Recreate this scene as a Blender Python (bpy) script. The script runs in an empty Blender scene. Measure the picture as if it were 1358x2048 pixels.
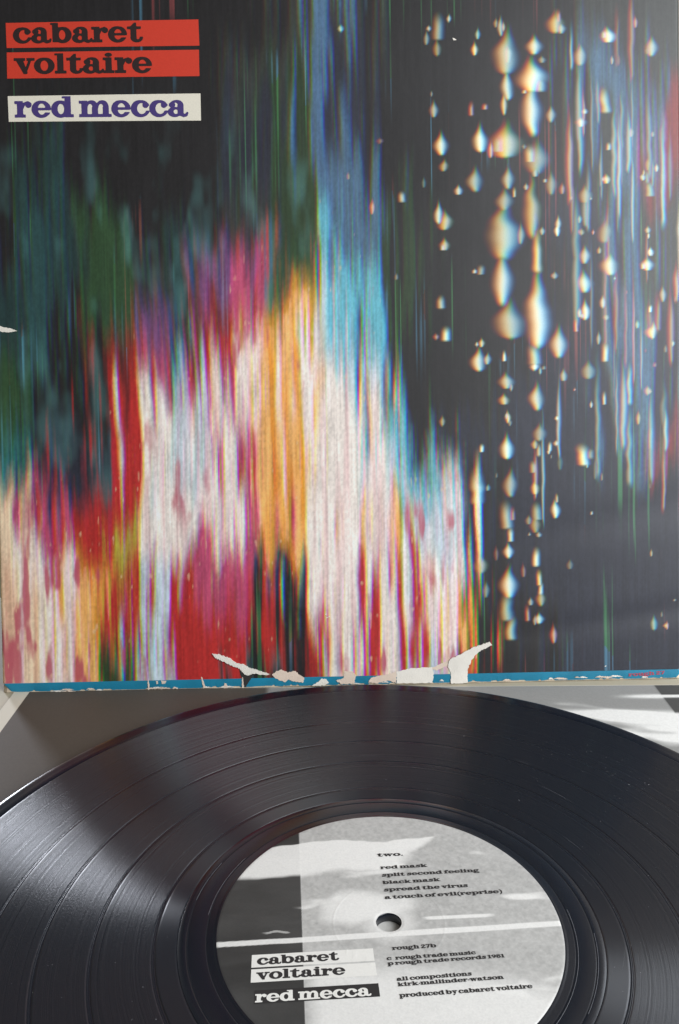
import bpy, math, random
import numpy as np
from mathutils import Matrix, Vector

S = bpy.context.scene
COL = S.collection
MM = 0.001
rad = math.radians

# ---------------------------------------------------------------- camera
CAMP = np.array([-7.525823, -208.011982, 186.309813])        # mm
PITCH, ROLL, YAW, FPX = 0.278614, 0.007341, 0.029068, 1711.543946
def cam_rows():
    cy, sy = math.cos(YAW), math.sin(YAW)
    Rz = np.array([[cy, sy, 0], [-sy, cy, 0], [0, 0, 1]])
    ca, sa = math.cos(PITCH), math.sin(PITCH)
    M = np.array([[1, 0, 0], [0, sa, ca], [0, ca, -sa]]) @ Rz
    cb, sb = math.cos(ROLL), math.sin(ROLL)
    return np.array([[cb, -sb, 0], [sb, cb, 0], [0, 0, 1]]) @ M
CR = cam_rows()
cd = bpy.data.cameras.new('camera')
cam = bpy.data.objects.new('camera', cd); COL.objects.link(cam)
m4 = Matrix.Identity(4)
for i in range(3):
    m4[i][0], m4[i][1], m4[i][2], m4[i][3] = CR[0][i], CR[1][i], -CR[2][i], CAMP[i] * MM
cam.matrix_world = m4
cd.sensor_fit = 'VERTICAL'; cd.sensor_height = 24; cd.sensor_width = 24
cd.lens = FPX / 2048 * 24
cd.clip_start = 0.01; cd.clip_end = 50
S.camera = cam
S.render.resolution_x, S.render.resolution_y = 679, 1024

# ---------------------------------------------------------------- world and light
W = bpy.data.worlds.new('World'); S.world = W; W.use_nodes = True
bg = W.node_tree.nodes['Background']
bg.inputs[0].default_value = (0.68, 0.63, 0.57, 1); bg.inputs[1].default_value = 0.21
def area(name, loc, target, sx, sy, power, color):
    l = bpy.data.lights.new(name, 'AREA'); l.shape = 'RECTANGLE'; l.size = sx; l.size_y = sy
    l.energy = power; l.color = color
    o = bpy.data.objects.new(name, l); COL.objects.link(o)
    o.location = loc
    o.rotation_euler = (Vector(target) - Vector(loc)).to_track_quat('-Z', 'Y').to_euler()
    return o
area('window_light', (0.76, -0.47, 0.60), (0.08, 0.12, 0.08), 0.75, 0.9, 18.6, (0.93, 0.965, 1.0))
area('left_window_light', (-0.62, 0.78, 0.22), (-0.09, 0.02, 0.0), 0.09, 0.22, 3.3, (0.86, 0.90, 1.0))
area('rear_window_light', (0.36, 0.24, 0.17), (0.12, 0.10, 0.0), 0.28, 0.26, 1.1, (0.86, 0.92, 1.0))
S.view_settings.view_transform = 'Standard'; S.view_settings.look = 'None'
S.view_settings.exposure = 0.0; S.view_settings.gamma = 1.0

# ---------------------------------------------------------------- helpers
def unproject(px, py, P0, n):
    d = np.array([(px - 679) / FPX, (1024 - py) / FPX, 1.0]) @ CR
    P0 = np.asarray(P0, float); n = np.asarray(n, float)
    return CAMP + d * (((P0 - CAMP) @ n) / (d @ n))
SL_X, SL_Y, SL_YAW, SL_LEAN = -15.537179, 153.271069, 0.059658, 0.249419
EX = np.array([math.cos(SL_YAW), math.sin(SL_YAW), 0])
NH = np.array([-math.sin(SL_YAW), math.cos(SL_YAW), 0])
EY = math.cos(SL_LEAN) * np.array([0, 0, 1]) + math.sin(SL_LEAN) * NH
EZ = np.cross(EX, EY)
SO = np.array([SL_X, SL_Y, 0.0])
def on_cover(px, py):
    """point of the reference view -> (x, y) mm on the sleeve front, x from its centre"""
    q = unproject(px, py, SO, EZ) - SO
    return float(q @ EX), float(q @ EY)

def tag(o, label=None, cat=None, group=None, kind=None):
    if label: o['label'] = label
    if cat: o['category'] = cat
    if group: o['group'] = group
    if kind: o['kind'] = kind
    return o
def empty(name, mat=None):
    o = bpy.data.objects.new(name, None); COL.objects.link(o)
    if mat is not None: o.matrix_world = mat
    o.empty_display_size = 0.02
    return o
def mesh_obj(name, verts, faces, mat, parent=None, smooth=False, scale=MM):
    me = bpy.data.meshes.new(name)
    v = np.asarray(verts, float) * scale
    me.from_pydata(v.tolist(), [], [tuple(f) for f in faces])
    me.validate(); me.update()
    if smooth: me.polygons.foreach_set('use_smooth', [True] * len(me.polygons))
    me.materials.append(mat)
    o = bpy.data.objects.new(name, me); COL.objects.link(o)
    if parent is not None: o.parent = parent
    return o
def grid_obj(name, P, rgb, mat, parent=None, smooth=True, flip=False):
    """P: (ny,nx,3) mm positions, rgb: (ny,nx,3) linear colours or None"""
    ny, nx = P.shape[:2]
    me = bpy.data.meshes.new(name)
    n = nx * ny
    idx = np.arange(n).reshape(ny, nx)
    q = np.stack([idx[:-1, :-1], idx[:-1, 1:], idx[1:, 1:], idx[1:, :-1]], -1).reshape(-1, 4)
    if flip: q = q[:, ::-1]
    nf = len(q)
    me.vertices.add(n); me.vertices.foreach_set('co', (P.reshape(-1, 3) * MM).astype(np.float32).ravel())
    me.loops.add(nf * 4); me.loops.foreach_set('vertex_index', q.ravel().astype(np.int32))
    me.polygons.add(nf)
    me.polygons.foreach_set('loop_start', np.arange(0, nf * 4, 4, dtype=np.int32))
    me.polygons.foreach_set('loop_total', np.full(nf, 4, dtype=np.int32))
    me.polygons.foreach_set('use_smooth', np.full(nf, smooth))
    me.update(calc_edges=True)
    if rgb is not None:
        a = me.attributes.new('print', 'FLOAT_COLOR', 'POINT')
        c = np.ones((n, 4), np.float32); c[:, :3] = rgb.reshape(-1, 3)
        a.data.foreach_set('color', c.ravel())
    me.materials.append(mat)
    o = bpy.data.objects.new(name, me); COL.objects.link(o)
    if parent is not None: o.parent = parent
    return o

# smooth value noise in numpy
def h2(ix, iy, seed):
    n = (ix.astype(np.int64) * 374761393 + iy.astype(np.int64) * 668265263 + seed * 974634777) & 0xffffffff
    n = ((n ^ (n >> 13)) * 1274126177) & 0xffffffff
    n = (n ^ (n >> 16)) & 0xffffffff
    return n / 4294967295.0
def vn(x, y, seed=0):
    x, y = np.broadcast_arrays(np.asarray(x, float), np.asarray(y, float))
    ix, iy = np.floor(x), np.floor(y); fx, fy = x - ix, y - iy
    fx = fx * fx * (3 - 2 * fx); fy = fy * fy * (3 - 2 * fy)
    a = h2(ix, iy, seed); b = h2(ix + 1, iy, seed); c = h2(ix, iy + 1, seed); d = h2(ix + 1, iy + 1, seed)
    return (a * (1 - fx) + b * fx) * (1 - fy) + (c * (1 - fx) + d * fx) * fy
def fbm(x, y, seed=0, o=4):
    s = 0; a = 1; t = 0
    for k in range(o):
        s = s + a * vn(np.asarray(x) * 2 ** k, np.asarray(y) * 2 ** k, seed + k * 17); t += a; a *= .5
    return s / t
def sstep(a, b, x):
    t = np.clip((x - a) / (b - a), 0, 1); return t * t * (3 - 2 * t)

# ---------------------------------------------------------------- materials
def mat(name, color=(0.5, 0.5, 0.5), rough=0.5, attr=False, coat=0.0, coat_r=0.2, spec=0.5,
        grain=0.0, grain_scale=900, bump=0.0, bump_scale=300, mottle=0.0, mottle_scale=40):
    m = bpy.data.materials.new(name); m.use_nodes = True
    nt = m.node_tree; N = nt.nodes; L = nt.links; b = N['Principled BSDF']
    b.inputs['Roughness'].default_value = rough
    b.inputs['Specular IOR Level'].default_value = spec
    b.inputs['Coat Weight'].default_value = coat; b.inputs['Coat Roughness'].default_value = coat_r
    if attr:
        a = N.new('ShaderNodeAttribute'); a.attribute_name = 'print'; src = a.outputs['Color']
    else:
        r = N.new('ShaderNodeRGB'); r.outputs[0].default_value = (*color, 1); src = r.outputs[0]
    tc = N.new('ShaderNodeTexCoord')
    def modulate(src, amt, scale, det):
        n = N.new('ShaderNodeTexNoise'); n.inputs['Scale'].default_value = scale; n.inputs['Detail'].default_value = det
        L.new(tc.outputs['Object'], n.inputs['Vector'])
        mr = N.new('ShaderNodeMapRange'); L.new(n.outputs['Fac'], mr.inputs['Value'])
        mr.inputs['From Min'].default_value = 0.25; mr.inputs['From Max'].default_value = 0.75
        mr.inputs['To Min'].default_value = 1 - amt; mr.inputs['To Max'].default_value = 1 + amt
        vm = N.new('ShaderNodeVectorMath'); vm.operation = 'SCALE'
        L.new(src, vm.inputs[0]); L.new(mr.outputs[0], vm.inputs['Scale'])
        return vm.outputs[0]
    if grain: src = modulate(src, grain, grain_scale, 3)
    if mottle: src = modulate(src, mottle, mottle_scale, 4)
    L.new(src, b.inputs['Base Color'])
    if bump:
        n = N.new('ShaderNodeTexNoise'); n.inputs['Scale'].default_value = bump_scale; n.inputs['Detail'].default_value = 4
        L.new(tc.outputs['Object'], n.inputs['Vector'])
        bp = N.new('ShaderNodeBump'); bp.inputs['Strength'].default_value = bump; bp.inputs['Distance'].default_value = 0.001
        L.new(n.outputs['Fac'], bp.inputs['Height']); L.new(bp.outputs[0], b.inputs['Normal'])
        if coat: L.new(bp.outputs[0], b.inputs['Coat Normal'])
    return m
PR = dict(rough=0.45, spec=0.42, coat=0.14, coat_r=0.30, grain=0.05, grain_scale=1500, bump=0.06, bump_scale=120)
M_print = mat('glossy_print', attr=True, **PR)
M_red = mat('red_ink', (0.54, 0.040, 0.020), **PR)
M_white = mat('cream_ink', (0.70, 0.66, 0.56), **PR)
M_black = mat('black_ink', (0.022, 0.012, 0.012), **PR)
M_violet = mat('violet_ink', (0.055, 0.035, 0.16), **PR)
M_blue = mat('blue_ink', (0.010, 0.19, 0.31), mottle=0.22, mottle_scale=60, **PR)
M_redtxt = mat('red_small_ink', (0.34, 0.05, 0.09), **PR)
M_board = mat('sleeve_board', (0.52, 0.43, 0.32), rough=0.85, spec=0.2, mottle=0.25, mottle_scale=70, bump=0.25, bump_scale=500)
M_torn = mat('torn_paper_white', (0.76, 0.72, 0.65), rough=0.95, spec=0.1, mottle=0.06, mottle_scale=150, bump=0.3, bump_scale=2600)
M_torn2 = mat('torn_paper_pink', (0.68, 0.56, 0.46), rough=0.95, spec=0.1, mottle=0.10, mottle_scale=150, bump=0.3, bump_scale=2600)
M_dark = mat('dark_tear_ink', (0.02, 0.018, 0.018), rough=0.8)  # near-black colour of the tear beneath the peeled flap
M_label = mat('label_paper', attr=True, rough=0.62, spec=0.3, grain=0.06, grain_scale=1800, bump=0.05, bump_scale=600)
M_lwhite = mat('label_white_ink', (0.80, 0.785, 0.74), rough=0.62, spec=0.3, grain=0.03, grain_scale=1800)
M_lblack = mat('label_black_ink', (0.030, 0.028, 0.028), rough=0.6, spec=0.3)
M_inner = mat('inner_sleeve_print', attr=True, rough=0.6, spec=0.2, grain=0.06, grain_scale=1200, bump=0.08, bump_scale=60)
M_paper = mat('inner_sleeve_paper', (0.62, 0.58, 0.48), rough=0.6, spec=0.3, mottle=0.05, mottle_scale=60)
M_table = mat('table_top', (0.42, 0.37, 0.27), rough=0.55, mottle=0.10, mottle_scale=12)
M_wall = mat('wall_paint', (0.30, 0.265, 0.23), rough=0.85, mottle=0.06, mottle_scale=8, bump=0.2, bump_scale=150)
M_dust_glint = mat('dust_and_glints', (0.34, 0.34, 0.36), rough=0.9)  # shared by dust flecks, scuffs and the painted groove glints

def vinyl(name, rough, aniso, streak):
    m = bpy.data.materials.new(name); m.use_nodes = True
    nt = m.node_tree; N = nt.nodes; L = nt.links; b = N['Principled BSDF']
    b.inputs['Base Color'].default_value = (0.0045, 0.0070, 0.0130, 1)
    b.inputs['Roughness'].default_value = rough; b.inputs['IOR'].default_value = 1.55
    if aniso:
        b.inputs['Anisotropic'].default_value = aniso
        tg = N.new('ShaderNodeTangent'); tg.direction_type = 'RADIAL'; tg.axis = 'Z'
        b.inputs['IOR'].default_value = 1.72; L.new(tg.outputs[0], b.inputs['Tangent']); b.inputs['Anisotropic Rotation'].default_value = 0.25
    if streak:
        tc = N.new('ShaderNodeTexCoord')
        sx = N.new('ShaderNodeSeparateXYZ'); L.new(tc.outputs['Object'], sx.inputs[0])
        cb = N.new('ShaderNodeCombineXYZ'); L.new(sx.outputs[0], cb.inputs[0]); L.new(sx.outputs[1], cb.inputs[1])
        ln = N.new('ShaderNodeVectorMath'); ln.operation = 'LENGTH'; L.new(cb.outputs[0], ln.inputs[0])
        n = N.new('ShaderNodeTexNoise'); n.noise_dimensions = '1D'
        n.inputs['Scale'].default_value = 1100; n.inputs['Detail'].default_value = 5; n.inputs['Roughness'].default_value = 0.75
        L.new(ln.outputs['Value'], n.inputs['W'])
        mr = N.new('ShaderNodeMapRange'); L.new(n.outputs['Fac'], mr.inputs['Value'])
        mr.inputs['From Min'].default_value = .3; mr.inputs['From Max'].default_value = .7
        mr.inputs['To Min'].default_value = rough - streak; mr.inputs['To Max'].default_value = rough + streak
        L.new(mr.outputs[0], b.inputs['Roughness'])
        bp = N.new('ShaderNodeBump'); bp.inputs['Strength'].default_value = 1.0; bp.inputs['Distance'].default_value = 0.0001
        L.new(n.outputs['Fac'], bp.inputs['Height'])
        n2 = N.new('ShaderNodeTexNoise'); n2.inputs['Scale'].default_value = 1700; n2.inputs['Detail'].default_value = 2
        L.new(tc.outputs['Object'], n2.inputs['Vector'])
        bp2 = N.new('ShaderNodeBump'); bp2.inputs['Strength'].default_value = 0.10; bp2.inputs['Distance'].default_value = 0.0002
        L.new(n2.outputs['Fac'], bp2.inputs['Height']); L.new(bp.outputs[0], bp2.inputs['Normal'])
        L.new(bp2.outputs[0], b.inputs['Normal'])
    return m
M_groove = vinyl('grooved_vinyl', 0.35, 1.0, 0.09)
M_runout = vinyl('run_out_vinyl', 0.36, 1.0, 0)
M_land = vinyl('smooth_vinyl', 0.24, 0, 0)

# ---------------------------------------------------------------- lettering (bold slab type as meshes)
class G:
    def __init__(s, step):
        s.step = step
def glyph_sdf(ch, X, Y):
    def E(cx, cy, rx, ry): return (np.sqrt(((X - cx) / rx) ** 2 + ((Y - cy) / ry) ** 2) - 1) * min(rx, ry)
    def B(x0, y0, x1, y1):
        return np.maximum(np.maximum(x0 - X, X - x1), np.maximum(y0 - Y, Y - y1))
    def P(pts, w, w2=None):
        w2 = w if w2 is None else w2
        out = np.full(X.shape, 9.0); n = len(pts) - 1
        for i in range(n):
            (ax, ay), (bx, by) = pts[i], pts[i + 1]
            dx, dy = bx - ax, by - ay
            t = np.clip(((X - ax) * dx + (Y - ay) * dy) / (dx * dx + dy * dy), 0, 1)
            ww = w + (w2 - w) * (i + t) / n
            out = np.minimum(out, np.hypot(X - ax - dx * t, Y - ay - dy * t) - ww / 2)
        return out
    def U(*a):
        r = a[0]
        for q in a[1:]: r = np.minimum(r, q)
        return r
    def sub(a, b): return np.maximum(a, -b)
    def keep(a, b): return np.maximum(a, b)
    def arch(o):   # shoulder of n, m, h starting at stem x=o+.16
        return U(keep(keep(sub(E(o + .79, .58, .39, .45), E(o + .70, .56, .19, .29)), .56 - Y), o + .42 - X),
                 B(o + .84, 0, o + 1.18, .6), B(o + .70, 0, o + 1.36, .14))
    S0 = lambda h: U(B(.16, 0, .50, h), B(0, h - .14, .3, h), B(0, 0, .66, .14))
    if ch == 'o': return sub(E(.62, .5, .62, .53), E(.62, .5, .27, .38)), 1.30
    if ch == 'c':
        return U(sub(sub(E(.6, .5, .6, .53), E(.68, .5, .33, .38)), B(.72, .34, 2, .70)), E(.93, .72, .17, .16)), 1.20
    if ch == 'e':
        return U(sub(sub(E(.6, .5, .6, .53), E(.63, .5, .28, .39)), B(.68, .26, 2, .46)), B(.3, .45, 1.12, .56)), 1.27
    if ch == 'a':
        top = keep(sub(E(.56, .68, .42, .35), E(.48, .66, .2, .24)), .68 - Y)
        bowl = keep(sub(E(.42, .27, .42, .30), E(.50, .29, .18, .17)), X - .75)
        return U(B(.64, .12, .98, .70), top, E(.26, .73, .18, .15), bowl, P([(.82, .14), (1.0, .05), (1.18, .08), (1.24, .2)], .2, .1)), 1.28
    if ch == 'b':
        bowl = keep(sub(E(.76, .5, .58, .53), E(.74, .5, .24, .37)), .3 - X)
        return U(B(.12, .04, .46, 1.42), B(0, 1.28, .3, 1.42), bowl), 1.42
    if ch == 'd':
        bowl = keep(sub(E(.58, .5, .58, .53), E(.60, .5, .24, .37)), X - 1.04)
        return U(B(.88, 0, 1.22, 1.42), B(.70, 1.28, 1.0, 1.42), B(1.0, 0, 1.40, .14), bowl), 1.46
    if ch == 'p':
        bowl = keep(sub(E(.80, .5, .58, .53), E(.78, .5, .24, .37)), .34 - X)
        return U(B(.16, -.42, .50, 1.0), B(0, .86, .3, 1.0), B(0, -.42, .70, -.28), bowl), 1.46
    if ch == 'r':
        return U(S0(1.0), P([(.46, .55), (.60, .84), (.84, .93)], .12), E(.88, .78, .18, .17)), 1.10
    if ch == 't':
        return U(B(.22, .2, .56, 1.0), keep(B(.22, .9, .56, 1.36), ((Y - 1.0) / .36 - (X - .20) / .26) * .2), B(0, .86, .86, 1.0),
                 keep(sub(E(.60, .26, .38, .29), E(.68, .30, .14, .18)), Y - .3)), 1.02
    if ch == 'v':
        return keep(U(P([(.30, .95), (.68, .05)], .38, .22), P([(.66, .04), (1.02, .95)], .12), B(0, .86, .66, 1.0), B(.80, .86, 1.26, 1.0)),
                    np.maximum(-.02 - Y, Y - 1.0)), 1.26
    if ch == 'w':
        return keep(U(P([(.28, .95), (.56, .05)], .36, .22), P([(.56, .04), (.88, .95)], .12), P([(.88, .95), (1.16, .05)], .36, .22),
                      P([(1.16, .04), (1.5, .95)], .12), B(0, .86, .58, 1.0), B(.7, .86, 1.12, 1.0), B(1.3, .86, 1.72, 1.0)), np.maximum(-.02 - Y, Y - 1.0)), 1.74
    if ch == 'y':
        return U(keep(U(P([(.30, .95), (.68, .12)], .38, .2), B(0, .86, .66, 1.0), B(.80, .86, 1.26, 1.0)), Y - 1.0),
                 keep(P([(1.02, .95), (.62, -.12), (.45, -.32)], .13), Y - 1.0), E(.34, -.28, .16, .14)), 1.26
    if ch == 'l': return U(B(.16, 0, .50, 1.42), B(0, 1.28, .3, 1.42), B(0, 0, .68, .14)), .74
    if ch == 'i': return U(S0(1.0), E(.33, 1.27, .2, .17)), .74
    if ch == 'n': return U(S0(1.0), arch(0)), 1.40
    if ch == 'h': return U(S0(1.42), arch(0)), 1.40
    if ch == 'm': return U(S0(1.0), arch(0), arch(.70)), 2.10
    if ch == 'u':
        return U(B(.16, .36, .50, 1), B(0, .86, .4, 1), keep(sub(E(.55, .40, .39, .43), E(.64, .44, .19, .28)), Y - .42),
                 B(.84, 0, 1.18, 1), B(.68, .86, 1, 1), B(1, 0, 1.34, .14)), 1.38
    if ch == 's':
        return U(P([(.88, .74), (.68, .92), (.36, .92), (.22, .74), (.4, .6), (.72, .44), (.86, .26), (.68, .08), (.36, .08), (.12, .26)], .2),
                 B(.82, .62, .95, 1.0), B(.06, 0, .19, .38)), 1.06
    if ch == 'k':
        return U(S0(1.42), keep(U(P([(.48, .40), (1.02, .94)], .13), P([(.68, .58), (1.08, .06)], .32), B(.82, .86, 1.32, 1), B(.86, 0, 1.42, .14)),
                                np.maximum(-Y, Y - 1))), 1.44
    if ch == 'f':
        return U(B(.18, 0, .52, 1.12), B(0, 0, .76, .14), B(0, .86, .8, 1), P([(.38, 1.1), (.48, 1.30), (.74, 1.36)], .2), E(.84, 1.24, .16, .14)), .92
    if ch == 'g':
        return U(sub(E(.52, .66, .48, .36), E(.52, .66, .2, .25)), sub(E(.58, -.2, .6, .26), E(.60, -.2, .36, .13)),
                 P([(.22, .4), (.12, .2), (.4, .08), (.8, .04)], .18), P([(.84, .88), (1.14, .95)], .15)), 1.24
    if ch == '(': return keep(sub(E(.80, .5, .72, 1.02), E(1.0, .5, .72, .95)), X - .62), .66
    if ch == ')': return keep(sub(E(-.14, .5, .72, 1.02), E(-.34, .5, .72, .95)), .04 - X), .70
    if ch == '.': return E(.2, .12, .15, .14), .44
    if ch == '-': return E(.2, .48, .15, .14), .44
    if ch == '1': return U(B(.3, 0, .64, 1.35), B(.06, 1.1, .5, 1.28), B(.05, 0, .9, .14)), .98
    if ch == '2': return U(P([(.22, .98), (.36, 1.22), (.74, 1.22), (.88, .96), (.62, .6), (.18, .18)], .24), B(.08, 0, 1.05, .22), E(.24, .98, .17, .15)), 1.12
    if ch == '7': return U(B(.05, 1.1, 1.02, 1.35), B(.05, .92, .17, 1.3), P([(.9, 1.2), (.45, .14)], .2, .34)), 1.10
    if ch == '9': return U(sub(E(.5, .90, .50, .45), E(.5, .90, .2, .31)), P([(.86, .85), (.78, .35), (.34, .12)], .26, .16)), 1.10
    if ch == '8': return U(sub(E(.5, 1.0, .42, .36), E(.5, 1.0, .17, .22)), sub(E(.5, .36, .5, .38), E(.5, .36, .22, .24))), 1.08
    return None, .5
_gc = {}
BOLD = .028
def glyph(ch, step):
    k = (ch, step)
    if k in _gc: return _gc[k]
    xs = np.arange(-.1, 2.5, step); ys = np.arange(-.6, 1.6, step)
    X, Y = np.meshgrid(xs, ys)
    sd, adv = glyph_sdf(ch, X, Y)
    V, F = [], []
    if sd is not None:
        sd = sd - BOLD
        inside = sd < 0
        ci = [(0, 0), (0, 1), (1, 1), (1, 0)]
        cnt = inside[:-1, :-1].astype(int) + inside[:-1, 1:] + inside[1:, 1:] + inside[1:, :-1]
        # full cells merged into row runs
        for j in range(cnt.shape[0]):
            row = cnt[j]; i = 0
            while i < len(row):
                if row[i] == 4:
                    k2 = i
                    while k2 < len(row) and row[k2] == 4: k2 += 1
                    b = len(V)
                    V += [(xs[i], ys[j]), (xs[k2], ys[j]), (xs[k2], ys[j + 1]), (xs[i], ys[j + 1])]
                    F.append((b, b + 1, b + 2, b + 3)); i = k2
                else:
                    if row[i] > 0:
                        poly = []
                        for a in range(4):
                            (ja, ia), (jb, ib) = ci[a], ci[(a + 1) % 4]
                            da, db = sd[j + ja, i + ia], sd[j + jb, i + ib]
                            pa = (xs[i + ia], ys[j + ja]); pb = (xs[i + ib], ys[j + jb])
                            if da < 0: poly.append(pa)
                            if (da < 0) != (db < 0):
                                t = da / (da - db); poly.append((pa[0] + (pb[0] - pa[0]) * t, pa[1] + (pb[1] - pa[1]) * t))
                        if len(poly) >= 3:
                            b = len(V); V += poly; F.append(tuple(range(b, b + len(poly))))
                    i += 1
    _gc[k] = (V, F, adv)
    return _gc[k]
def text_geo(s, p0, p1, xh, step=0.05, track=0.0):
    """lettering laid from p0 to p1 (2D mm), x-height xh mm -> verts2d, faces"""
    V, F = [], []; pen = 0
    for ch in s:
        if ch == ' ': pen += .34; continue
        if ch == '~': pen += .9; continue
        gv, gf, adv = glyph(ch, step)
        b = len(V); V += [(x + pen, y if y < 1 else 1 + (y - 1) * .70) for x, y in gv]; F += [tuple(b + i for i in f) for f in gf]
        pen += adv + track
    p0 = np.array(p0, float); p1 = np.array(p1, float)
    d = p1 - p0; ln = np.hypot(*d); d /= ln; nrm = np.array([-d[1], d[0]])
    k = ln / max(pen, .01)
    return [tuple(p0 + d * x * k + nrm * y * xh) for x, y in V], F

# ---------------------------------------------------------------- table and wall
def slab(x0, x1, y0, y1, z0, z1):
    V = [(x, y, z) for z in (z0, z1) for y in (y0, y1) for x in (x0, x1)]
    F = [(0, 2, 3, 1), (4, 5, 7, 6), (0, 1, 5, 4), (1, 3, 7, 5), (3, 2, 6, 7), (2, 0, 4, 6)]
    return V, F
V, F = slab(-650, 650, -500, 262.4, -21, -1.5)
tag(mesh_obj('table_top', V, F, M_table), kind='structure')
V, F = slab(-214, 900, 262.5, 300, -300, 700)
tag(mesh_obj('wall', V, F, M_wall), kind='structure')

# ---------------------------------------------------------------- the streaked cover print (plain abstract stand-in)
PAL = {
 'K': (.012, .011, .012), 'k': (.030, .032, .030), 'n': (.018, .020, .032), 'T': (.020, .060, .062), 't': (.014, .036, .036),
 'G': (.024, .060, .024), 'g': (.020, .040, .016), 'B': (.065, .130, .230), 'b': (.060, .120, .190), 'C': (.110, .380, .470),
 'P': (.420, .520, .580), 'W': (.660, .580, .520), 'M': (.420, .060, .130), 'R': (.390, .020, .018), 'r': (.170, .018, .016),
 'O': (.700, .310, .030), 'V': (.160, .060, .170), 'E': (.020, .130, .130), 'c': (.660, .480, .300), 'Y': (.350, .300, .040)}
ROWS = {
  30: 'KK KK KK KK kb kK KK KK Kk kk', 130: 'KK KK KK Kk gB nK KK KK Kb bk', 230: 'KK KK KK Kn gB nK KK KK Kk br',
 340: 'Kt KK KK Kn gB bK KK KK Kk br', 450: 'KT tG Kt Kk gC bg KK KK nn bk', 550: 'tT tG kt VM GP Cg KK KK Kn bk', 640: 'tT KG Vt rM OP Cg KK KK Kn bn',
 720: 'GT Kr MC RW OW PK KK KK nn bn', 800: 'GK KR WP MW OW Wg KK Kn nn bn', 890: 'EK nR WP WM OW WC Kn nn nn br', 960: 'cM nR WP WR OW WP CW Kn nn nn',
 1050: 'cM RR WW WM OW WO PW Kn nn nn', 1110: 'cW RY WW MM KW WR PW Kn nn nn', 1190: 'cW OR PR MR KW WR WO Kn nn nn', 1260: 'cW OR PR RR KR WR WO KK nn nn', 1350: 'cW Og PR RK Kr WR PR KK nn nn'}
ROWS = {k: v.replace(' ', '') for k, v in ROWS.items()}
def art(gx, gy):
    base = sum(w * art_base(gx, gy + o, i) for i, (o, w) in enumerate(((-30, .12), (-14, .23), (0, .30), (15, .22), (34, .13))))
    return art_detail(gx, gy, base)
def art_base(gx, gy, seed):
    rows = sorted(ROWS); A = np.array([[PAL[c] for c in ROWS[r]] for r in rows]); ry = np.array(rows, float)
    o1 = np.zeros_like(gx)
    lean = (vn(gx / 170, gy / 420, 5) - .5) * 30
    x = gx + lean
    dy = (vn(x / 4, gy / 90, 11 + seed) - .5) * 60 + (fbm(x / 9, gy / 200, 14, 3) - .5) * 90 + (fbm(x / 26, gy / 120, 12, 4) - .5) * 190 + (vn(x / 55, gy / 400, 13) - .5) * 70
    dx = (vn(x / 16, gy / 260, 21) - .5) * 90 + (vn(x / 5.0, gy / 130, 22) - .5) * 78 + (vn(x / 8, gy / 20, 23) - .5) * 30
    sx = np.clip((x + dx) / 68.0 - .5, 0, 18.999); sy = np.clip(gy + dy, ry[0], ry[-1] - .01)
    ix = np.floor(sx).astype(int); fx = sx - ix; fx = sstep(.22, .78, fx)[..., None]
    iy = np.clip(np.searchsorted(ry, sy, side='right') - 1, 0, len(ry) - 2)
    fy = (sy - ry[iy]) / (ry[iy + 1] - ry[iy]); fy = sstep(.15, .85, fy)[..., None]
    c = (A[iy, ix] * (1 - fx) + A[iy, ix + 1] * fx) * (1 - fy) + (A[iy + 1, ix] * (1 - fx) + A[iy + 1, ix + 1] * fx) * fy
    return c
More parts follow.
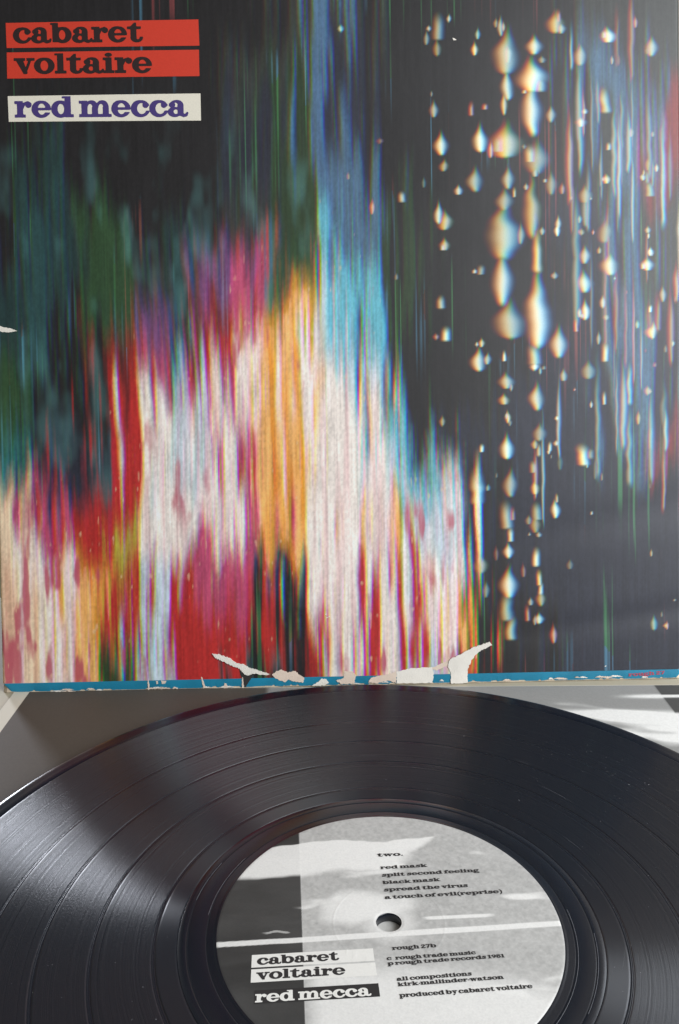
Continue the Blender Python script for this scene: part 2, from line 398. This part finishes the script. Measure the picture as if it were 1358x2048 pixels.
def art_detail(gx, gy, c):
    x = gx
    c = np.stack([np.roll(c[..., 0], -2, 1), c[..., 1], np.roll(c[..., 2], 2, 1)], -1)
    lum = c.max(-1, keepdims=True)
    tone = sstep(.35, .75, fbm(gx / 11, gy / 210, 36, 3))[..., None] * sstep(.45, .6, lum)
    c = c * (1 - .30 * tone * np.array([.0, .55, .35])) + .10 * (1 - tone) * sstep(.5, .6, lum)
    # light and dark streak relief of the print
    s = vn(x / 2.6, gy / 130, 31) * .55 + vn(x / 7, gy / 60, 32) * .45
    gr = vn(gx / 3.2, gy / 5.0, 33)
    c = c * (.58 + .62 * s[..., None] + .26 * gr[..., None])
    # pink and red flecks inside the bright mass, sparks in the red and orange
    fl = .85 * sstep(.60, .76, fbm(x / 20, gy / 95, 41, 3))[..., None] * sstep(.4, .6, lum)
    fl = fl * sstep(.35, .6, vn(gx / 120, gy / 160, 43))[..., None]
    c = c * (1 - fl) + fl * np.array([.42, .05, .10])
    sp = .6 * sstep(.78, .92, fbm(x / 7, gy / 22, 47, 2))[..., None] * sstep(.2, .35, lum) * (1 - sstep(.5, .6, c.min(-1, keepdims=True) * 1.5))
    c = c * (1 - .8 * sp) + .8 * sp * np.array([.72, .50, .30])
    # thin coloured threads over the dark parts
    th = sstep(.70, .92, vn(x / 3.4, gy / 330, 51)) * sstep(.45, .75, fbm(gx / 80, gy / 150, 52, 2))
    hue = vn(x / 40, gy / 300, 53)[..., None]
    tcol = np.where(hue < .42, np.array([.03, .16, .05]), np.where(hue < .66, np.array([.05, .16, .24]), np.array([.16, .03, .03])))
    c = c + (th[..., None] * tcol * .85) * (1 - sstep(.1, .4, lum))
    # faint mottled haze upper left
    c = c + (sstep(.5, .9, fbm(gx / 34, gy / 120, 61, 3)) * sstep(150, 420, gy) * (gx < 640))[..., None] * np.array([.03, .085, .085]) * (1 - sstep(.1, .4, lum))
    # drops of light hanging in broken trains
    rnd = random.Random(8)
    add = np.zeros(gx.shape + (3,))
    def drop(cx, cy, w, h, amp, tint):
        x0, x1 = cx - w * 5 - 6, cx + w * 5 + 6; y0, y1 = cy - h * 2.4, cy + h * 1.4
        jj = np.where((gy[:, 0] > y0) & (gy[:, 0] < y1))[0]; ii = np.where((gx[0] > x0) & (gx[0] < x1))[0]
        if len(jj) == 0 or len(ii) == 0: return
        sl = np.ix_(jj, ii); X = gx[sl] - cx + (vn(gy[sl] / 24, cx, 71) - .5) * w * .6; Y = (gy[sl] - cy) / h
        kind = rnd.random()
        if kind < .45: prof = np.exp(-(Y / .9) ** 2)
        elif kind < .75: prof = np.where(Y > 0, np.sqrt(np.clip(1 - Y * Y, 0, 1)), np.exp(-(Y / 1.0) ** 2 * 1.3))
        else: prof = .55 + .3 * (vn(gy[sl] / 13, cx, 73))
        ww = w * (.16 + .84 * prof); fade = np.where(Y > 0, sstep(1.15, .8, Y), np.exp(-(np.abs(Y) / 1.15) ** 2.5))
        for k, sh in enumerate((-.40, .02, .40)):
            v = 1.12 / (1 + np.exp((np.abs(X - sh * w) / ww - 1) * 2.7)) * fade
            add[..., k][sl] = np.maximum(add[..., k][sl], v * amp * (tint[k] + (1 - tint[k]) * .45 * np.clip(v, 0, 1) ** 3))
    tints = [(.80, .74, .58), (.70, .78, .68), (.78, .74, .66), (.80, .55, .20), (.75, .20, .16), (.25, .62, .62)]
    for tx in (1012, 1070, 958, 1168, 1110, 886, 1216, 1300):
        y = rnd.uniform(20, 90); big = tx in (1012, 1070); end = 1300 if tx == 1012 else rnd.uniform(600, 1260)
        while y < end:
            w = rnd.uniform(10, 20) if big and y < 620 and rnd.random() < .65 else rnd.uniform(3.0, 10)
            h = w * rnd.uniform(1.2, 5.5 if big and y < 620 else 3.0)
            drop(tx + rnd.uniform(-7, 7), y + h, w, h, rnd.uniform(.35, 1), rnd.choice(tints[:4]))
            if rnd.random() < .35: drop(tx + rnd.uniform(-16, 16), y + h * rnd.uniform(.5, 1.6), w * .6, h * .5, rnd.uniform(.3, .8), rnd.choice(tints))
            y += h * 1.7 + (rnd.uniform(-4, 40) if big else rnd.uniform(10, 170))
    for k in range(120):
        cx = 690 + 660 * rnd.random() ** .85; cy = rnd.uniform(10, 1290)
        if cy > 560 and cx < 960: continue
        w = rnd.uniform(1.6, 5.0); drop(cx, cy, w, w * rnd.uniform(.9, 4), rnd.uniform(.2, .8), rnd.choice(tints))
    for k in range(60):   # long blue and red strokes at the right
        cx = rnd.gauss(1235, 75); cy = rnd.uniform(60, 1000)
        t = rnd.choice([(.10, .34, .46), (.12, .36, .50), (.16, .26, .42), (.42, .06, .07)])
        w = rnd.uniform(2, 7); drop(cx, cy, w, rnd.uniform(25, 120), rnd.uniform(.25, .8), t)
    c = np.maximum(c, add * .95)
    # torn, rubbed and soiled ink near the bottom edge
    return np.clip(c, .008, .82)

SMAT = Matrix(((EX[0], EY[0], EZ[0], SO[0] * MM), (EX[1], EY[1], EZ[1], SO[1] * MM), (EX[2], EY[2], EZ[2], SO[2] * MM), (0, 0, 0, 1)))
sleeve = empty('record_sleeve', SMAT)
tag(sleeve, 'worn album sleeve with streaked coloured lights print standing behind the black record', 'record sleeve')
HW = 158.4
V0 = -0.98                    # bottom of the board in the fitted frame
VT = 315.2
def warp(x, y):
    """gentle waviness of the old cardboard, mm out of plane"""
    x = np.asarray(x, float); y = np.asarray(y, float)
    k = sstep(0, 40, y)
    w = (fbm(x / 110, y / 80, 91, 2) - .5) * 1.3 * k
    w = w - .42 * np.exp(-((y - 60 - .22 * (x - 60)) / 9) ** 2) * sstep(55, 120, x)
    w = w - .36 * np.exp(-((y - 18 - .14 * (x - 60)) / 6) ** 2) * sstep(40, 110, x)
    return w
def edge_round(x, y):
    d = np.minimum(HW - np.abs(x), 99)
    return -1.3 * (1 - np.sqrt(np.clip(1 - (1 - np.clip(d / 1.6, 0, 1)) ** 2, 0, 1)))
TH = 1.7                      # front face height over the fitted plane is 0; the board is 3.4 mm thick behind it
NX, NY = 820, 470
xs = np.linspace(-HW, HW, NX); ys = np.linspace(3.25, VT, NY)
XX, YY = np.meshgrid(xs, ys)
gx = (XX + HW) / 315 * 1345 + 8; gy = 1356 - (YY - 3.25) / 309.4 * 1356
rgb = art(gx, gy)
Z = warp(XX, YY) + edge_round(XX, YY)
YY2 = YY.copy(); YY2[0] = 3.25 + (XX[0] / HW) * .05
grid_obj('front_print', np.stack([XX, YY2, Z], -1), rgb, M_print, sleeve)
# board body: two walls and the paper edge, slightly rounded, ragged foot
V, F = [], []
nb = 160; bx = np.linspace(-HW, HW, nb)
ringz = [(-.25, 0), (-1.7, -.35), (-3.4, 0)]
for j, yy in enumerate((V0, 3.0, 100, 200, VT - .02)):
    for i, x in enumerate(bx):
        w = (-1.0 if j else -.35) + float(edge_round(x, yy))
        if j == 0: w -= .05
        V.append((x, yy - (0 if j else .25 * float(vn(x / 3, 0, 3))), w))
for j in range(4):
    for i in range(nb - 1):
        a = j * nb + i; F.append((a, a + 1, a + nb + 1, a + nb))
n0 = len(V)
for j, yy in enumerate((V0, 3.0, 100, 200, VT - .02)):
    for i, x in enumerate(bx): V.append((x, yy, -3.4))
for j in range(4):
    for i in range(nb - 1):
        a = n0 + j * nb + i; F.append((a, a + nb, a + nb + 1, a + 1))
for i in range(nb - 1): F.append((i, n0 + i, n0 + i + 1, i + 1)); a = 4 * nb + i; F.append((a, a + 1, n0 + a + 1, n0 + a))
for j in range(4):
    a, b = j * nb, (j + 1) * nb; F.append((a, b, n0 + b, n0 + a))
    a, b = a + nb - 1, b + nb - 1; F.append((a, n0 + a, n0 + b, b))
mesh_obj('cardboard_pocket', V, F, M_board, sleeve)
# blue strip along the foot with a rubbed lower edge
nsx = 900; sxs = np.linspace(-HW + 1.0, HW - .8, nsx)
low = V0 + .10 + 1.2 * np.clip(fbm(sxs / 5, 0 * sxs, 101, 4) - .5, 0, 1) + .5 * sstep(.72, .8, vn(sxs / 1.6, 0 * sxs, 102))
low = low + 3.0 * sstep(-HW + 4.5, -HW + .8, sxs) + 1.6 * sstep(HW - 3, HW - .6, sxs) ** 2
top = 3.22 + 0 * sxs
P = np.stack([np.stack([sxs, low * (1 - t) + top * t, warp(sxs, low * (1 - t) + top * t) + edge_round(sxs, low) + .01 - .35 * (1 - t) ** 2], -1) for t in np.linspace(0, 1, 6)])
strip = grid_obj('blue_strip', P, None, M_blue, sleeve)

def decal(name, V2, F, m, parent, lift, fn=warp):
    V2 = np.array(V2); z = fn(V2[:, 0], V2[:, 1]) + lift
    return mesh_obj(name, np.column_stack([V2, z]), F, m, parent)
def quad_panel(c):            # c: tl, tr, br, bl in sleeve mm -> gridded quad that follows the warp
    tl, tr, br, bl = [np.array(q, float) for q in c]; V, F = [], []; n = 40; mrows = 8
    for j in range(mrows + 1):
        for i in range(n + 1):
            s, t = i / n, j / mrows; V.append(tuple((bl * (1 - s) + br * s) * (1 - t) + (tl * (1 - s) + tr * s) * t))
    for j in range(mrows):
        for i in range(n):
            a = j * (n + 1) + i; F.append((a, a + 1, a + n + 2, a + n + 1))
    return V, F
for px, m, txt, t0, t1, xh, tm in (
    ([(12, 47), (397, 40), (399, 92), (14, 97)], M_red, 'cabaret', (28, 87), (287, 84), 6.6, M_black),
    ([(14, 106), (398, 100), (399, 152.5), (15, 158)], M_red, 'voltaire', (30, 148), (306, 145.5), 6.7, M_black),
    ([(16, 193), (401, 187), (402, 241), (18, 244)], M_white, 'red mecca', (31, 235), (376, 232.5), 7.0, M_violet)):
    V, F = quad_panel([on_cover(*q) for q in px])
    pn = decal('title_panel', V, F, m, sleeve, .10)
    pn['label'] = 'red title panel' if m is M_red else 'cream title panel'
    V, F = text_geo(txt, on_cover(*t0), on_cover(*t1), xh, .045)
    decal('lettering', V, F, tm, pn, .18)
V, F = text_geo('rough 27', on_cover(1257, 1352.5), on_cover(1330, 1348), 1.25, .08)
decal('lettering', V, F, M_redtxt, strip, .10)

# torn and peeled paper along the foot
def rough_outline(pts, amp, seed, n=6):
    rnd = random.Random(seed); out = []
    for i in range(len(pts)):
        a, b = np.array(pts[i]), np.array(pts[(i + 1) % len(pts)])
        for k in range(n):
            t = k / n; q = a * (1 - t) + b * t
            if k: q = q + np.array([rnd.uniform(-amp, amp), rnd.uniform(-amp, amp)])
            out.append(tuple(q))
    return out
def torn(pts_px, m, seed, lift=.16, amp=.16, label=None, curl=0):
    pts = rough_outline([on_cover(*q) for q in pts_px], amp * 1.35, seed, 10)
    n = len(pts); V = []; F = [tuple(range(n))]
    cy = np.mean([p[1] for p in pts])
    def z(p): return float(warp(p[0], p[1])) + lift + curl * max(0, (p[1] - 4) / 12)
    V = [(p[0], p[1], z(p)) for p in pts] + [(p[0] + .02, p[1], float(warp(p[0], p[1])) - .05) for p in pts]
    F += [(i, n + i, n + (i + 1) % n, (i + 1) % n) for i in range(n)]
    if sum(pts[i][0] * pts[(i + 1) % n][1] - pts[(i + 1) % n][0] * pts[i][1] for i in range(n)) < 0: F = [f[::-1] for f in F]
    o = mesh_obj('torn_patch', V, F, m, sleeve)
    if label: o['label'] = label
    return o
def cr(l): return [(400 + a * .4418, 1250 + b * .4418) for a, b in l]
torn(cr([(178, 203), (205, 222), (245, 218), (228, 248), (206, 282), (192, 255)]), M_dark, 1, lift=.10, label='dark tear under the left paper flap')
torn(cr([(55, 130), (90, 133), (130, 148), (165, 173), (195, 176), (225, 194), (260, 203), (318, 222), (300, 226), (240, 220), (215, 228), (200, 222), (180, 197), (140, 182), (100, 162), (70, 148)]), M_torn, 2, lift=.22, curl=.5, label='thin white peeled flap over the red ink')
torn(cr([(326, 225), (345, 209), (370, 202), (395, 215), (430, 207), (450, 225), (472, 240), (467, 260), (425, 255), (400, 246), (385, 259), (360, 250), (340, 240)]), M_torn2, 3)
torn(cr([(505, 274), (535, 258), (548, 243), (570, 244), (584, 262), (565, 274)]), M_torn, 4)
torn(cr([(615, 252), (650, 240), (653, 210), (690, 208), (706, 228), (700, 264), (640, 268)]), M_torn2, 5)
torn(cr([(762, 260), (775, 238), (800, 232), (850, 222), (889, 212), (887, 262), (850, 250), (800, 264)]), M_torn2, 6)
torn(cr([(890, 210), (960, 195), (1050, 190), (1058, 222), (1052, 262), (890, 264)]), M_torn, 7)
torn(cr([(1046, 196), (1090, 175), (1128, 160), (1124, 182), (1070, 206)]), M_torn2, 8, lift=.12, amp=.1)
torn(cr([(1130, 155), (1190, 125), (1240, 98), (1310, 75), (1321, 90), (1260, 120), (1230, 155), (1212, 200), (1210, 262), (1135, 264), (1135, 215), (1122, 190)]), M_torn, 9, lift=.24, curl=.6, label='largest white torn flap pointing right')
torn([(-6, 650), (8, 655), (22, 657), (35, 662), (18, 665), (4, 664), (-6, 660)], M_torn, 10, amp=.1, label='small torn nick on the left edge')
torn([(905, 76), (909, 77), (913, 80), (907, 81)], M_torn, 11, amp=.05)
# creases that cut through the blue strip and small chips of bare board
rnd = random.Random(5)
for pts in ([(295, 1360), (297.5, 1360), (299, 1378), (296, 1381)], [(402, 1354), (404, 1354), (411, 1375), (407, 1377)], [(322, 1361), (333, 1362), (330, 1367), (324, 1368)], [(312, 1362), (316, 1362), (316, 1368), (313, 1368)],
            [(449, 1366), (453, 1367), (455, 1376), (447, 1377)], [(484, 1353), (486, 1353), (488, 1376), (484, 1377)]):
    torn(pts, M_torn2, int(pts[0][0]), lift=.10, amp=.08)
for i in range(26):
    x = rnd.choice([rnd.uniform(60, 470), rnd.uniform(700, 1330)]); y = 1385 - (x - 15) * .0243 - rnd.uniform(0, 3)
    w = rnd.uniform(3, 16); h = rnd.uniform(1.2, 3.0)
    torn([(x - w, y + 1), (x - w * .3, y - h), (x + w * .4, y - h * .7), (x + w, y + 1)], rnd.choice([M_torn, M_torn2]), 40 + i, lift=.09, amp=.12)
for (x, y) in ((652, 1235), (656, 1233), (1209, 1332), (650, 1228)):
    torn([(x, y), (x + 3, y - 1), (x + 4, y), (x + 1, y + 1.5)], M_torn, 7, lift=.08, amp=.03)

# ---------------------------------------------------------------- inner sleeve under the record
ang_i = rad(-1.6)
def rot2(x, y, a): return x * math.cos(a) - y * math.sin(a), x * math.sin(a) + y * math.cos(a)
inner = empty('inner_sleeve', Matrix.Translation((0, 0, -0.0015)) @ Matrix.Rotation(ang_i + rad(3.2), 4, 'Z'))
tag(inner, 'black and white printed paper inner sleeve lying flat under the record', 'inner sleeve')
V, F = slab(-164.5, 150, -160, 152, 0.02, .38)
mesh_obj('paper_pocket', V, F, M_paper, inner)
NXI, NYI = 420, 420
ix_ = np.linspace(-157.3, 149.5, NXI); iy_ = np.linspace(-159, 151.6, NYI); IX, IY = np.meshgrid(ix_, iy_)
def inner_tone(X, Y):
    c = fbm(X / 60 + 7, Y / 22 + 3 + X / 160, 201, 4)
    t = .55 + .0 * X
    t = t + .9 * sstep(.46, .64, c) * sstep(148, 128, Y + .03 * X)
    t = t + .55 * np.exp(-((Y - 128 + .03 * X) / 3.5) ** 2) * (.6 + .8 * vn(X / 22, Y / 9, 205)) * sstep(20, 60, X) + .6 * np.exp(-((Y - 141) / 1.6) ** 2) * sstep(105, 130, X)
    t = t + .5 * np.exp(-(X ** 2 + Y ** 2) / 900)
    return np.clip(t, 0, 1)
t = inner_tone(IX, IY)
light = .26 + .50 * sstep(.5, 1, t); dark = .072 + .68 * sstep(.78, 1.0, t) * (IX > 0)
pan = np.clip(sstep(-46, -49, IX) + sstep(131.0, 131.8, IX), 0, 1)
v = light * (1 - pan) + dark * pan
lw = (sstep(-46, -49, IX))[...]
tint = np.stack([v * (1 + .18 * lw), v * .985, v * (.94 - .14 * lw)], -1)
grid_obj('print', np.stack([IX, IY, np.full_like(IX, .42)], -1), tint, M_inner, inner, smooth=False)

# ---------------------------------------------------------------- the record
rec = empty('vinyl_record', Matrix.Translation((0, 0, -0.001)))
tag(rec, 'black vinyl record with grey and white centre label lying flat in front of the sleeve', 'vinyl record')
ZB = 1.0                       # parts are written in the fitted frame and lifted by this
def lathe(prof, seg=512, closed=False):
    if closed:                # support loops keep the steps crisp under smooth shading
        q = []; m = len(prof)
        for i, (r0, z0) in enumerate(prof):
            for sgn, (r1, z1) in ((-1, prof[i - 1]), (1, prof[(i + 1) % m])):
                d = math.hypot(r1 - r0, z1 - z0); k = min(.035, d * .3) / max(d, 1e-6)
                q.append((r0 + (r1 - r0) * k, z0 + (z1 - z0) * k))
        prof = q
    V, F = [], []; n = len(prof)
    th = np.linspace(0, 2 * math.pi, seg, endpoint=False)
    for r, z in prof: V += [(r * math.cos(a), r * math.sin(a), z + ZB) for a in th]
    for j in range(n - 1 + (1 if closed else 0)):
        a0, b0 = j * seg, ((j + 1) % n) * seg
        for i in range(seg):
            i2 = (i + 1) % seg; F.append((a0 + i, a0 + i2, b0 + i2, b0 + i)[::-1])
    return V, F
SEP = [115.7, 99.8, 85.0, 67.8]
prof = [(3.62, -.95), (3.62, 1.75), (3.9, 1.93), (50.2, 1.93), (50.5, 1.90), (51.0, 1.76), (52.7, 1.72), (52.95, 1.64), (53.2, 1.72),
        (58.2, 1.70), (58.5, 1.60), (58.8, 1.70), (61.0, 1.68), (61.1, 1.45)]
for s in SEP[::-1]: prof += [(s - .62, 1.45), (s - .58, 1.56), (s - .12, 1.555), (s, 1.51), (s + .12, 1.555), (s + .38, 1.56), (s + .42, 1.45)]
prof += [(143.0, 1.45), (143.1, 1.57), (146.0, 1.56), (147.0, 1.62), (148.2, 1.70), (149.2, 1.55), (149.8, 1.15), (150.0, .6), (149.7, 0.0), (148.5, -.95)]
V, F = lathe(prof, closed=True)
disc = mesh_obj('vinyl_disc', V, F, M_land, rec, smooth=True)
# groove bands: finely ridged rings between the track gaps
edges = [(61.12, SEP[3] - .6), (SEP[3] + .4, SEP[2] - .6), (SEP[2] + .4, SEP[1] - .6), (SEP[1] + .4, SEP[0] - .6), (SEP[0] + .4, 142.98)]
for k, (a, b) in enumerate(edges):
    n = max(6, int((b - a) / .5)); rs = np.linspace(a, b, n)
    nz = .012 * (vn(rs * 1.3, 0 * rs, 300 + k) - .5) + .03 * (vn(rs / 6, 0 * rs, 310 + k) - .5)
    prof = [(r, 1.565 + z) for r, z in zip(rs, nz)]
    V, F = lathe([(a, 1.46)] + prof + [(b, 1.46)], seg=384)
    mesh_obj('groove_band', V, F, M_groove if k else M_runout, rec, smooth=True)

# paper label
LA = 5.3
ca, sa = math.cos(rad(LA)), math.sin(rad(LA))
nr, na = 190, 1000
rr = np.concatenate([np.linspace(3.75, 50, nr)]); aa = np.linspace(0, 2 * math.pi, na)
RR, AA = np.meshgrid(rr, aa, indexing='ij'); LX, LY = RR * np.cos(AA), RR * np.sin(AA)
lx = LX * ca + LY * sa; ly = -LX * sa + LY * ca
def label_tone(x, y):
    wx = x + (fbm(x / 12, y / 6, 401, 3) - .5) * 12; wy = y + (fbm(x / 14, y / 8, 402, 3) - .5) * 6
    c = fbm(wx / 26, wy / 9, 403, 4)
    t = .40 + .10 * (c - .5)
    up = sstep(17.5, 25, wy - .02 * wx) * sstep(14, 2, wx - (wy - 24) * .9) * sstep(39, 37, wy - .02 * x)
    blob = np.exp(-(((wx + 6) / 17) ** 2 + ((wy - 6) / 8.5) ** 2) ** 1.6) * sstep(-27, -19, x)
    st = sstep(1.6, .7, np.abs(y + 4.7 - .012 * x + .6 * (c - .5)))
    st2 = sstep(1.3, .3, np.abs(y - .8 + .01 * x)) * sstep(8, 16, wx) * sstep(34, 26, wx)
    st3 = .8 * sstep(.8, .3, np.abs(y + 1.6 + .3 * np.sin(x))) * sstep(-40, -33, wx) * sstep(-24, -27, wx)
    gap = .75 * sstep(16, 4, np.hypot(x, y))
    lo = .75 * sstep(-12, -26, wy + .25 * (x - 8)) * sstep(-27, -20, x)
    t = np.maximum.reduce([t, up, blob, st, st2, st3, gap, t + lo * .6, .95 * sstep(.48, .90, fbm(wx / 20 + 4, wy / 7, 409, 3)) * (np.abs(y) < 30)])
    return np.clip(t, 0, 1), c
t, cc = label_tone(lx, ly)
speck = sstep(.70, .80, fbm(LX * 1.1, LY * 1.1, 420, 3)) * (1 - t) * .5
gl = .46 + .34 * sstep(.35, .98, t) - .16 * speck + .12 * (fbm(LX * .9, LY * .9, 421, 2) - .5) * (1 - t) * 2
dl = .045 + .06 * (cc - .4) + .70 * sstep(.62, .98, t)
pm = sstep(-25.2, -25.5, lx)
v = np.clip(gl * (1 - pm) + dl * pm + .12 * np.exp(-((lx + 25.3) / .14) ** 2), .03, .82)
zz = np.full_like(RR, 2.05) + ZB
zz += .045 * np.exp(-((RR - 16.3) / .25) ** 2)        # pressing ring
zz -= .12 * sstep(4.6, 3.8, RR) + .10 * sstep(49.6, 50, RR)
lab = grid_obj('paper_label', np.stack([LX, LY, zz], -1), np.stack([v, v * .985, v * .945], -1), M_label, rec, smooth=True)
def lab2w(x, y): return (x * ca - y * sa, x * sa + y * ca)
def flat(name, V2, F, m, parent, z):
    V3 = [(x, y, z + ZB + .045 * math.exp(-((math.hypot(x, y) - 16.3) / .30) ** 2)) for x, y in V2]
    return mesh_obj(name, V3, F, m, parent)
def lquad(x0, x1, y0, y1):
    V, F = [], []; n = 60
    for j in range(3):
        for i in range(n + 1): V.append(lab2w(x0 + (x1 - x0) * i / n, y0 + (y1 - y0) * j / 2))
    for j in range(2):
        for i in range(n): a = j * (n + 1) + i; F.append((a, a + 1, a + n + 2, a + n + 1))
    return V, F
for (x0, x1, y0, y1, m, nm) in ((-39.6, -5.7, -14.25, -9.75, M_lwhite, 'white title panel'), (-39.6, -5.6, -19.35, -14.85, M_lwhite, 'white title panel'), (-38.5, -5.5, -26.35, -22.0, M_lblack, 'black title panel')):
    V, F = lquad(x0, x1, y0, y1); flat('title_panel', V, F, m, lab, 2.10)['label'] = nm
def ltext(s, p0, p1, xh, m=M_lblack, step=.08):
    V, F = text_geo(s, p0, p1, xh, step); return flat('lettering', V, F, m, lab, 2.16)
ltext('cabaret', lab2w(-38.0, -13.4), lab2w(-15.4, -13.3), 2.35, step=.05)
ltext('voltaire', lab2w(-38.1, -18.5), lab2w(-13.9, -18.4), 2.4, step=.05)
ltext('red mecca', lab2w(-38.2, -25.9), lab2w(-7.8, -25.9), 2.55, M_lwhite, .05)
for s, a, b, xh in (('two.', (-2.9, 28.7), (5.6, 29.4), 1.25), ('red mask', (-2.0, 22.7), (13.0, 24.1), 1.15), ('split second feeling', (-1.6, 19.2), (29.3, 22.1), 1.15),
                    ('black mask', (-1.4, 15.8), (16.6, 17.6), 1.15), ('spread the virus', (-1.1, 12.6), (25.0, 15.1), 1.15), ('a touch of evil(reprise)', (-.9, 9.3), (35.2, 12.7), 1.15),
                    ('rough 27b', (.7, -10.8), (13.2, -9.5), 1.05), ('c~rough trade music', (-.9, -14.5), (24.0, -11.8), .98), ('p rough trade records 1981', (-.7, -16.3), (31.9, -12.8), .98),
                    ('all compositions', (1.6, -21.6), (22.0, -19.3), 1.0), ('kirk-mallinder-watson', (1.8, -23.4), (30.4, -20.3), 1.0), ('produced by cabaret voltaire', (2.1, -27.0), (37.6, -23.2), 1.05)):
    ltext(s, a, b, xh)
# dust flecks on the vinyl
rnd = random.Random(3); V, F = [], []
for i in range(420):
    if i < 60: a = rnd.gauss(.75, .12); r = rnd.gauss(118, 6)
    else: a = rnd.uniform(-3.1, 3.1); r = rnd.uniform(52, 144)
    x, y = r * math.cos(a), r * math.sin(a); s = rnd.uniform(.04, .11) * (1.6 if rnd.random() < .06 else 1); b = len(V); th = rnd.uniform(0, 3)
    if r > 143 or r < 52: continue
    for k in range(4): V.append((x + s * math.cos(th + k * 1.57) * (1 if k % 2 else 1.9), y + s * math.sin(th + k * 1.57), 1.63 + ZB))
    F.append((b, b + 1, b + 2, b + 3))
for i in range(20):           # hairline scuffs following the grooves, and a few straight ones
    r0 = rnd.uniform(62, 142); a0 = rnd.uniform(-.9, 1.6); da = rnd.uniform(.03, .16); w = rnd.uniform(.008, .018); dr = rnd.uniform(-3, 3) if i % 3 == 0 else rnd.uniform(-.2, .2)
    if r0 + dr > 142.5 or r0 + dr < 61.5: continue
    b = len(V)
    for k in range(9):
        t = k / 8; a = a0 + da * t; rr0 = r0 + dr * t; ww = w * math.sin(math.pi * (.08 + .84 * t))
        V += [((rr0 - ww) * math.cos(a), (rr0 - ww) * math.sin(a), 1.625 + ZB), ((rr0 + ww) * math.cos(a), (rr0 + ww) * math.sin(a), 1.625 + ZB)]
    for k in range(8): F.append((b + 2 * k, b + 2 * k + 1, b + 2 * k + 3, b + 2 * k + 2))
for (r0, a0, a1) in ((53.6, -.75, .12), (58.9, -.55, -.05), (53.5, 2.6, 3.1), (58.8, 2.7, 3.0)):   # glints on the run-out grooves, painted as pale arcs
    b = len(V)
    for k in range(25):
        a = a0 + (a1 - a0) * k / 24; V += [((r0 - .025) * math.cos(a), (r0 - .025) * math.sin(a), 1.74 + ZB), ((r0 + .025) * math.cos(a), (r0 + .025) * math.sin(a), 1.74 + ZB)]
    for k in range(24): F.append((b + 2 * k, b + 2 * k + 1, b + 2 * k + 3, b + 2 * k + 2))
tag(mesh_obj('dust_and_glints', V, F, M_dust_glint, rec), kind='stuff')
